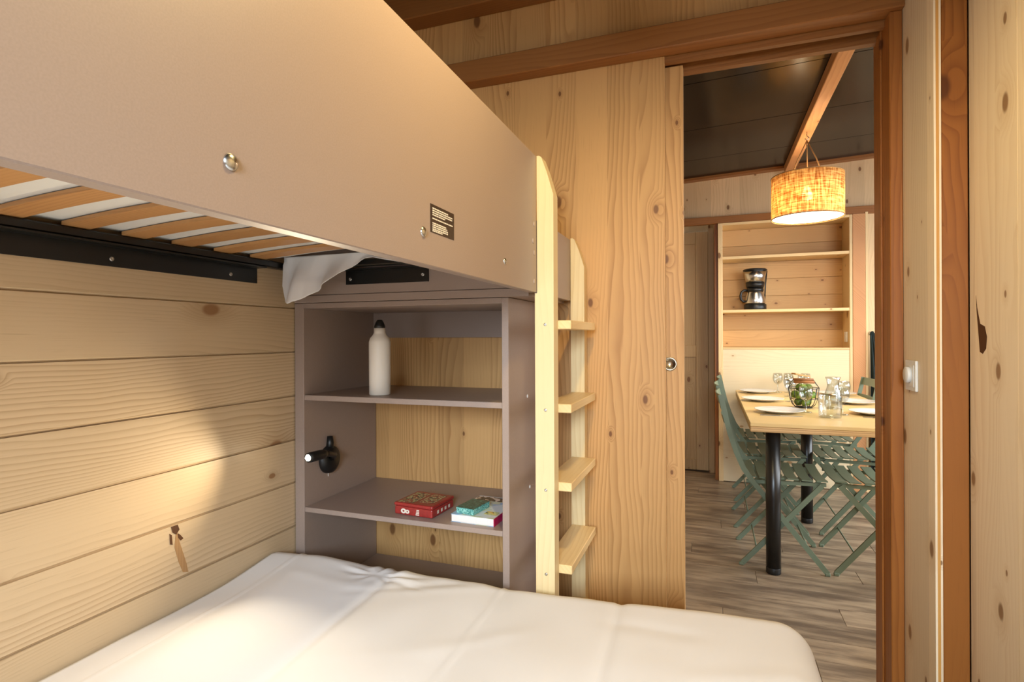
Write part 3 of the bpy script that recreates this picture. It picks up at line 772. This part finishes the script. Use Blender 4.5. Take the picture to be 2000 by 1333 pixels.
# bedroom pendant over the bed, out of frame: gives the warm light on the bunk board
LP = Vector((-.09, .74, 2.02))
wlp = thing('bedroom_pendant', LP, 'small dark cone pendant lamp hanging over the lower bed', 'lamp')
obj('cable', tube(bmn(), [LP + Vector((0, 0, .10)), (LP.x, LP.y, 2.479)], .004, 8), M['blackp'], wlp)
obj('lamp_shade', lathe(bmn(), [(.004, .11), (.03, .10), (.10, -.03), (.096, -.03), (.027, .096), (.004, .106)], 28, LP, close=True), M['blackp'], wlp)
obj('bulb', lathe(bmn(), [(0, .03), (.012, .028), (.024, .005), (.022, -.012), (0, -.022)], 16, LP + Vector((0, 0, .03))), emit('bedroom_bulb_glow', (1, .75, .42, 1), 4), wlp)
l = bpy.data.lights.new('bedroom_pendant_light', 'POINT'); l.energy = 30; l.color = (1.0, .74, .33); l.shadow_soft_size = .03
lo = bpy.data.objects.new('bedroom_pendant_light', l); COL.objects.link(lo); lo.location = LP + Vector((0, 0, -.012))

# ------------------------------------------------------------------ living room: shelf cabinet
cb_ = thing('shelf_cabinet', (.53, 4.95, 0), 'tall pale wooden shelf cabinet against the far living room wall', 'cabinet')
cx0, cx1, cy0, cy1 = .051, 1.004, YF - .012, 5.09
obj('side_panel', box(bmn(), cx0, .086, cy0, cy1, 0, 2.098, .002), M['cab_side'], cb_)
obj('side_panel', box(bmn(), .984, cx1, cy0, cy1, 0, 2.098, .002), M['cab_side'], cb_)
obj('top_panel', box(bmn(), .086, .984, cy0, cy1, 2.078, 2.098, .001), M['cab_shelf'], cb_)
for z, h in ((1.824, .022), (1.392, .022), (1.088, .016)):
    obj('shelf', box(bmn(), .086, .984, cy0 + .003, cy1 - .02, z - h, z, .001), M['cab_shelf'], cb_)
obj('front_panel', box(bmn(), .086, .984, cy0 + .004, cy0 + .022, 0.004, 1.071, .001), M['cab_front'], cb_)
zb = 1.088
while zb < 2.07:
    z2 = min(zb + .142, 2.078)
    obj('back_board', box(bmn(), .086, .984, cy1 - .02, cy1 - .004, zb + .0008, z2 - .0008, .0015), M['cab_x'], cb_); zb = z2

so_ = thing('wall_outlet', (.983, 4.93, 1.17), 'white socket on the inner right side of the shelf cabinet', 'socket')
obj('socket_plate', box(bmn(), .976, .9835, 4.885, 4.965, 1.13, 1.21, .002), M['white'], so_)
obj('socket_face', lathe(bmn(), [(0, -.001), (.02, -.001), (.022, -.003), (.024, 0)], 20, (.976, 4.925, 1.17), axis='x'), M['white'], so_)

# coffee maker
CX, CY, CZ = .335, 4.935, 1.3925
cm = thing('coffee_maker', (CX, CY, CZ), 'black and steel filter coffee maker on the cabinet shelf', 'coffee maker')
obj('base', lathe(bmn(), [(0, .001), (.083, .001), (.085, .005), (.085, .042), (.079, .047), (0, .047)], 32, (CX, CY, CZ)), M['blackp'], cm)
cf = obj('carafe', lathe(bmn(), [(0, .048), (.073, .048), (.077, .056), (.075, .09), (.064, .135), (.060, .150), (0, .150)], 32, (CX, CY - .004, CZ)), M['steel'], cm)
obj('carafe_lid', lathe(bmn(), [(0, .1505), (.062, .1505), (.065, .160), (.062, .178), (0, .180)], 32, (CX, CY - .004, CZ)), M['blackp'], cm)
obj('carafe_handle', tube(bmn(), [(CX - .055, CY - .02, CZ + .158), (CX - .085, CY - .03, CZ + .160), (CX - .105, CY - .035, CZ + .145), (CX - .112, CY - .036, CZ + .115), (CX - .108, CY - .035, CZ + .085), (CX - .09, CY - .03, CZ + .068), (CX - .068, CY - .02, CZ + .070)], .0095, 12), M['blackp'], cf)
obj('rear_column', box(bmn(), CX - .055, CX + .068, CY + .045, CY + .105, CZ + .0475, CZ + .30, .015, 3), M['blackp'], cm)
obj('filter_basket', lathe(bmn(), [(0, .1815), (.064, .1815), (.070, .20), (.072, .222), (0, .222)], 32, (CX, CY, CZ)), M['blackp'], cm)
obj('filter_housing', lathe(bmn(), [(0, .2225), (.070, .2225), (.088, .318), (0, .318)], 32, (CX, CY, CZ)), M['steel'], cm)
obj('top_lid', lathe(bmn(), [(0, .3185), (.091, .3185), (.092, .326), (.082, .333), (0, .335)], 32, (CX, CY, CZ)), M['blackp'], cm)
bm = bmn(); tube(bm, [(CX + .071, CY + .01, CZ + .05), (CX + .078, CY + .01, CZ + .2), (CX + .089, CY + .01, CZ + .318)], .005, 6); obj('side_strut', bm, M['blackp'], cm)

# cloth on the hook
hk = thing('wall_hook', (1.125, 4.85, 1.19), 'small metal hook above the dark green cloth', 'hook')
obj('hook_plate', lathe(bmn(), [(0, -.006), (.011, -.006), (.013, 0)], 16, (1.127, YF + .0295, 1.196), axis='y'), M['zinc'], hk)
obj('hook_peg', tube(bmn(), [(1.127, YF + .024, 1.196), (1.127, YF - .006, 1.194), (1.127, YF - .012, 1.204)], .0045, 8), M['zinc'], hk)
def hung_cloth():
    bm = bmn(); nu, nv = 44, 30; g_ = []
    for j in range(nv + 1):
        q = j / nv; z = 1.193 - q * 1.05; wl_ = 1.112; wr_ = 1.142 + .19 * min(1, q / .75) ** 0.9
        r = []
        for i in range(nu + 1):
            u = i / nu; x = wl_ + (wr_ - wl_) * u
            yy = YF - .0285 - .018 * min(1, q * 3) + .014 * math.sin(u * 26 + q * .8) * min(1, .25 + q * 2)
            r.append(bm.verts.new((x, yy, z + .02 * math.sin(u * math.pi) * (1 - q))))
        g_.append(r)
    for j in range(nv):
        for i in range(nu): bm.faces.new((g_[j][i], g_[j][i + 1], g_[j + 1][i + 1], g_[j + 1][i]))
    return bm
hc = obj('hanging_cloth', hung_cloth(), M['cloth_green'], smooth=True); tag(hc, 'dark green cloth hanging in folds from the hook beside the post', 'cloth')
so = hc.modifiers.new('thick', 'SOLIDIFY'); so.thickness = .003

# ------------------------------------------------------------------ pendant lamp
PX, PY = .562, 3.87
pd = thing('pendant_lamp', (PX, PY, 1.9), 'woven raffia drum pendant lamp hanging from the ceiling beam', 'lamp')
ZP0, ZP1, PR = 1.912, 2.172, .203
obj('lamp_shade', lathe(bmn(), [(PR, ZP0), (PR, ZP1), (PR - .003, ZP1), (PR - .003, ZP0)], 72, (PX, PY, 0), close=True), M['shade'], pd)
for z in (ZP0, ZP1):
    bm = tube(bmn(), [(PX + PR * math.cos(2 * math.pi * k / 48), PY + PR * math.sin(2 * math.pi * k / 48), z) for k in range(49)], .003, 6)
    obj('shade_rim', bm, M['rope'], pd)
obj('diffuser', lathe(bmn(), [(0, ZP0 + .006), (PR - .006, ZP0 + .006), (PR - .006, ZP0 + .009), (0, ZP0 + .009)], 48, (PX, PY, 0)), M['diffuser'], pd)
for a in (math.radians(200), math.radians(320), math.radians(80)):
    obj('cord', tube(bmn(), [(PX, PY, 2.395), (PX + .06 * math.cos(a), PY + .06 * math.sin(a), 2.27), (PX + .10 * math.cos(a), PY + .10 * math.sin(a), ZP1 - .012)], .0035, 8), M['rope'], pd)
bm = bmn()
for a in (200, 320, 80): a = math.radians(a); bar(bm, (PX, PY, ZP1 - .012), (PX + (PR - .002) * math.cos(a), PY + (PR - .002) * math.sin(a), ZP1 - .012), .004, .004)
tube(bm, [(PX, PY, ZP1 - .01), (PX, PY, 2.11)], .018, 14); obj('lamp_holder', bm, M['white'], pd)
obj('bulb', lathe(bmn(), [(0, 2.108), (.014, 2.106), (.018, 2.09), (.03, 2.06), (.028, 2.035), (.014, 2.022), (0, 2.02)], 20, (PX, PY, 0)), M['bulb'], pd)
obj('ceiling_hook', tube(bmn(), [(PX, PY, 2.4495), (PX, PY, 2.425), (PX + .012, PY, 2.412), (PX, PY, 2.398), (PX - .010, PY, 2.408)], .003, 8), M['steel'], pd)
l = bpy.data.lights.new('pendant_light', 'POINT'); l.energy = 7.5; l.color = (1.0, .76, .46); l.shadow_soft_size = .032
lo = bpy.data.objects.new('pendant_light', l); COL.objects.link(lo); lo.location = (PX, PY, 2.0)
l = bpy.data.lights.new('pendant_down_light', 'AREA'); l.shape = 'DISK'; l.size = .36; l.energy = 9; l.color = (1.0, .80, .52)
lo = bpy.data.objects.new('pendant_down_light', l); COL.objects.link(lo); lo.location = (PX, PY, ZP0 + .003)

# ------------------------------------------------------------------ dining table
TX0, TX1, TY0, TY1, TZ = .178, 0.992, 2.985, 4.76, .75
tb = thing('dining_table', (.6, 3.87, 0), 'pale wooden dining table on black tube legs', 'table')
obj('tabletop', box(bmn(), TX0, TX1, TY0, TY1, TZ - .018, TZ, .002), M['table'], tb)
obj('edge_layer', box(bmn(), TX0 + .001, TX1 - .001, TY0 + .001, TY1 - .001, TZ - .045, TZ - .0185, .003), M['table_edge'], tb)
for x, yy in ((.285, 3.035), (.563, 3.93), (.885, 3.035)):
    lg = obj('leg', tube(bmn(), [(x, yy, .02), (x, yy, TZ - .046)], .034, 24), M['black'], tb)
    obj('foot_cap', lathe(bmn(), [(0, 0), (.032, 0), (.0345, .003), (.0345, .03), (.034, .031)], 24, (x, yy, 0)), M['blackp'], lg)

# ------------------------------------------------------------------ folding chairs
def make_chair():
    """faces +X; front feet at x=0, back leaning towards -X; y spans -.2...2"""
    r = thing('folding_chair', (0, 0, 0), 'x', 'chair', 'sage green folding chairs around the dining table')
    W = .20
    for s in (-1, 1):
        pts = [(0, .012), (-.18, .238), (-.335, .437), (-.378, .50), (-.412, .58), (-.444, .68), (-.468, .78), (-.488, .875)]
        bm = bmn(); yy = s * W
        prof = []
        for k, (x, z) in enumerate(pts):   # flat steel bar, wide side across the seat direction
            a = Vector(pts[min(k + 1, len(pts) - 1)]) - Vector(pts[max(k - 1, 0)]); a.normalize(); nrm = Vector((-a.y, a.x)) * .0125
            prof.append(((x + nrm.x, z + nrm.y), (x - nrm.x, z - nrm.y)))
        prism(bm, [p[0] for p in prof] + [p[1] for p in prof[::-1]], 'y', yy - .005, yy + .005)
        obj('back_leg', bm, M['sage'], r)
        bm = bmn(); y2 = s * (W - .014)
        bar(bm, (-.385, y2, .012), (-.02, y2, .438), .010, .024); obj('front_leg', bm, M['sage'], r)
        for x, y_ in ((0, yy), (-.39, y2)):
            obj('foot', box(bmn(), x - .012, x + .012, y_ - .008, y_ + .008, 0.0, .016, .003), M['sage'], r)
        bm = bmn(); bar(bm, (-.365, s * (W - .028), .432), (0.0, s * (W - .028), .440), .008, .018); obj('seat_rail', bm, M['sage'], r)
    obj('cross_rod', tube(bmn(), [(-.318, -W + .014, .095), (-.318, W - .014, .095)], .004, 8), M['sage'], r)
    obj('cross_rod', tube(bmn(), [(-.08, -W, .115), (-.08, W, .115)], .004, 8), M['sage'], r)
    for k in range(6):
        x0 = -.368 + .0645 * k; bm = bmn(); n = 10; rg = []
        for i in range(n + 1):
            yy = -.195 + .39 * i / n; dip = -.012 * math.cos(math.pi * (yy / .195) / 2) ** 1.0 + (.004 if k in (0, 5) else 0)
            z = .452 + dip + .006 * math.cos((k - 2.5) / 2.5 * 1.2)
            rg.append([bm.verts.new((x0 + dx, yy, z + dz)) for dx, dz in ((0, 0), (.050, 0), (.050, .006), (0, .006))])
        for i in range(n):
            for e in range(4): bm.faces.new((rg[i][e], rg[i][(e + 1) % 4], rg[i + 1][(e + 1) % 4], rg[i + 1][e]))
        bm.faces.new(rg[0][::-1]); bm.faces.new(rg[-1]); obj('seat_slat', bm, M['sage'], r)
    for z, h, x in ((.848, .052, -.4865), (.735, .042, -.458)):
        bm = bmn(); n = 10; rg = []
        for i in range(n + 1):
            yy = -.195 + .39 * i / n; c_ = -.020 * math.cos(math.pi * yy / .39)
            rg.append([bm.verts.new((x + c_ + dx + (zz * -.24), yy, z + zz)) for dx, zz in ((0, -h / 2), (.006, -h / 2), (.006, h / 2), (0, h / 2))])
        for i in range(n):
            for e in range(4): bm.faces.new((rg[i][e], rg[i][(e + 1) % 4], rg[i + 1][(e + 1) % 4], rg[i + 1][e]))
        bm.faces.new(rg[0][::-1]); bm.faces.new(rg[-1]); obj('back_slat', bm, M['sage'], r)
    return r
chair = make_chair()
spots = [(.530, 3.278, 0, 'sage green folding chair nearest the doorway on the left side of the table'),
         (.524, 3.868, 0, 'sage green folding chair in the middle of the table\'s left side'),
         (.545, 4.455, 0, 'sage green folding chair farthest back on the left side of the table'),
         (.572, 3.300, math.pi, 'sage green folding chair nearest the doorway on the right side of the table'),
         (.606, 3.905, math.pi, 'sage green folding chair in the middle of the table\'s right side'),
         (.558, 4.500, math.pi, 'sage green folding chair farthest back on the right side by the dark cloth')]
for i, (x, yy, rz, lab) in enumerate(spots):
    c_ = chair if i == 0 else copy_tree(chair)
    spots[i] = (c_, x, yy, rz, lab)
for c_, x, yy, rz, lab in spots:
    c_.location = (x, yy, 0); c_.rotation_euler = (0, 0, rz); c_['label'] = lab

# ------------------------------------------------------------------ tableware
plab = ['white dinner plate nearest the doorway on the left of the table', 'white dinner plate in the middle of the table\'s left side', 'white dinner plate farthest back on the left of the table',
        'white dinner plate nearest the doorway on the right of the table', 'white dinner plate in the middle of the table\'s right side', 'white dinner plate farthest back on the right of the table']
pl0 = None
for i, (x, yy) in enumerate(((.355, 3.43), (.315, 4.02), (.325, 4.58), (.838, 3.50), (.845, 4.03), (.845, 4.58))):
    if pl0 is None:
        bm = lathe(bmn(), [(0, .003), (.055, .003), (.06, 0), (.066, .0005), (.085, .0075), (.128, .0175), (.130, .0195), (.127, .0200), (.086, .0110), (.064, .0065), (0, .0065)], 48, smooth=True)
        p = pl0 = obj('dinner_plate', bm, M['porcelain'])
    else:
        p = pl0.copy(); COL.objects.link(p)
    p.location = (x, yy, TZ + .0003); tag(p, plab[i], 'plate', 'white dinner plates on the dining table')

def glass_bm():
    o_ = [(0, .001), (.031, .001), (.032, .003), (.012, .006), (.0045, .012), (.0042, .055), (.008, .062), (.025, .075), (.0345, .096), (.0355, .115), (.0315, .146)]
    i_ = [(.0305, .146), (.0342, .115), (.0332, .097), (.0238, .077), (.006, .066), (0, .064)]
    return lathe(bmn(), o_ + i_, 28)
g0 = None
glabs = ['wine glass in front of the green fruit basket', 'wine glass beside the left edge of the fruit basket', 'left one of the two wine glasses farthest back on the table', 'right one of the two wine glasses farthest back on the table',
         'wine glass behind the fruit basket, left of its wooden handles', 'wine glass directly behind the fruit basket handles', 'wine glass just right of the glass jug', 'wine glass right of the carafe by the right-hand plates', 'wine glass behind the basket near the far right plate']
for i, (x, yy) in enumerate(((.497, 3.497), (.482, 4.02), (.470, 4.64), (.545, 4.66), (.512, 4.36), (.615, 4.46), (.665, 3.44), (.775, 3.95), (.66, 4.66))):
    if g0 is None: g = g0 = obj('wine_glass', glass_bm(), M['glass'])
    else: g = g0.copy(); COL.objects.link(g)
    g.location = (x, yy, TZ); tag(g, glabs[i], 'wine glass', 'wine glasses on the dining table')

jg = obj('glass_jug', lathe(bmn(), [(0, .001), (.050, .001), (.053, .005), (.055, .06), (.058, .112), (.0572, .1165), (.0560, .112), (.053, .06), (.0505, .009), (0, .007)], 40, (.583, 3.305, TZ)), M['glass'])
tag(jg, 'wide clear glass ice jug at the front of the table', 'jug')
cr = thing('glass_carafe', (.672, 3.72, TZ), 'clear glass carafe behind the wide jug', 'carafe')
obj('carafe_body', lathe(bmn(), [(0, .001), (.040, .001), (.045, .006), (.048, .05), (.044, .09), (.034, .12), (.030, .135), (.034, .165), (.041, .185), (.0400, .1855), (.0325, .165), (.0285, .135), (.0325, .12), (.0425, .09), (.0462, .05), (.0435, .009), (0, .006)], 36, (.672, 3.72, TZ)), M['glass'], cr)

# wire basket
WX, WY, WR = .517, 3.715, .083
wbk = thing('wire_basket', (WX, WY, TZ), 'dark wire basket with wooden handles holding green fruit', 'basket')
bm = bmn()
for z, r in ((.004, .045), (.055, .075), (.118, .083)): tube(bm, [(WX + r * math.cos(2 * math.pi * k / 28), WY + r * math.sin(2 * math.pi * k / 28), TZ + z) for k in range(29)], .0022, 6)
for k in range(16):
    a = 2 * math.pi * k / 16; tube(bm, [(WX + r * math.cos(a), WY + r * math.sin(a), TZ + z) for z, r in ((.004, .0), (.004, .045), (.02, .062), (.055, .075), (.118, .083))], .0016, 5)
obj('wire_cage', bm, M['black'], wbk)
hmat = wood('basket_handle_wood', (150, 96, 50), (110, 64, 30), 'X', rings=120, knots=0, contrast=.6)
for s in (-1, 1):
    bm = bmn(); yy = WY + s * .02
    tube(bm, [(WX - .083, WY, TZ + .118), (WX - .055, yy, TZ + .160 + s * .006)], .0018, 6); tube(bm, [(WX + .083, WY, TZ + .118), (WX + .055, yy, TZ + .160 + s * .006)], .0018, 6)
    hh = obj('handle_wire', bm, M['black'], wbk)
    obj('handle_grip', tube(bmn(), [(WX - .055, yy, TZ + .160 + s * .006), (WX + .055, yy, TZ + .160 + s * .006)], .008, 10), hmat, hh)
fr = None; rr = random.Random(11); k = 0
from mathutils import noise as nz_
for z, ring_r, n in ((.033, .0285, 3), (.076, .0480, 5), (.1195, .0265, 3)):
    for q in range(n):
        a = 2 * math.pi * q / n + z * 20
        if fr is None:
            bm = lathe(bmn(), [(0, -.0255), (.012, -.0225), (.0205, -.014), (.0238, 0), (.0205, .0135), (.011, .0218), (.004, .0240), (0, .0262)], 16)
            for v in bm.verts: v.co *= .965 + .05 * nz_.noise(v.co * 40)
            f_ = fr = obj('green_fruit', bm, M['lime'], smooth=True)
        else: f_ = fr.copy(); COL.objects.link(f_)
        f_.location = (WX + ring_r * math.cos(a), WY + ring_r * math.sin(a), TZ + z); f_.rotation_euler = (rr.uniform(0, 3), rr.uniform(0, 3), rr.uniform(0, 3))
        tag(f_, 'green fruit piled inside the wire basket on the table', 'fruit', 'green fruit in the wire basket'); k += 1
# wooden servers resting in the basket
sv = obj('wooden_spatula', (lambda bm: (bar(bm, (WX - .035, WY - .03, TZ + .1985), (WX + .035, WY + .012, TZ + .1850), .010, .008), bar(bm, (WX - .060, WY - .045, TZ + .2055), (WX - .033, WY - .028, TZ + .1985), .036, .007), bm)[2])(bmn()), wood('server_wood', (190, 136, 70), (150, 98, 46), 'X', knots=0))
tag(sv, 'flat wooden spatula lying across the wire basket handles', 'spatula')

# cutlery
def knife():
    bm = bmn(); box(bm, -.10, .0, -.006, .006, 0, .004, .0015); prism(bm, [(0, -.006), (.085, -.009), (.105, -.004), (.11, .004), (0, .005)], 'z', .001, .0025); return bm
def fork():
    bm = bmn(); box(bm, -.10, .03, -.0045, .0045, 0, .003, .001); box(bm, .03, .06, -.011, .011, .001, .003, .001)
    for q in range(4): box(bm, .06, .10, -.011 + q * .0063, -.0085 + q * .0063, .001, .003)
    return bm
k0, f0 = obj('table_knife', knife(), M['steel']), obj('table_fork', fork(), M['steel'])
put_ = [(k0, .345, 3.283, 0, 'steel table knife beside the nearest left dinner plate', 'knife'), (f0, .35, 3.585, 0, 'steel fork behind the nearest left dinner plate', 'fork'),
        (None, .845, 3.355, math.pi, 'steel fork beside the nearest right dinner plate', 'fork')]
for o_, x, yy, rz, lab, cat in put_:
    if o_ is None: o_ = f0.copy(); COL.objects.link(o_)
    o_.location = (x, yy, TZ + .0004); o_.rotation_euler = (0, 0, rz); tag(o_, lab, cat, 'cutlery on the dining table')
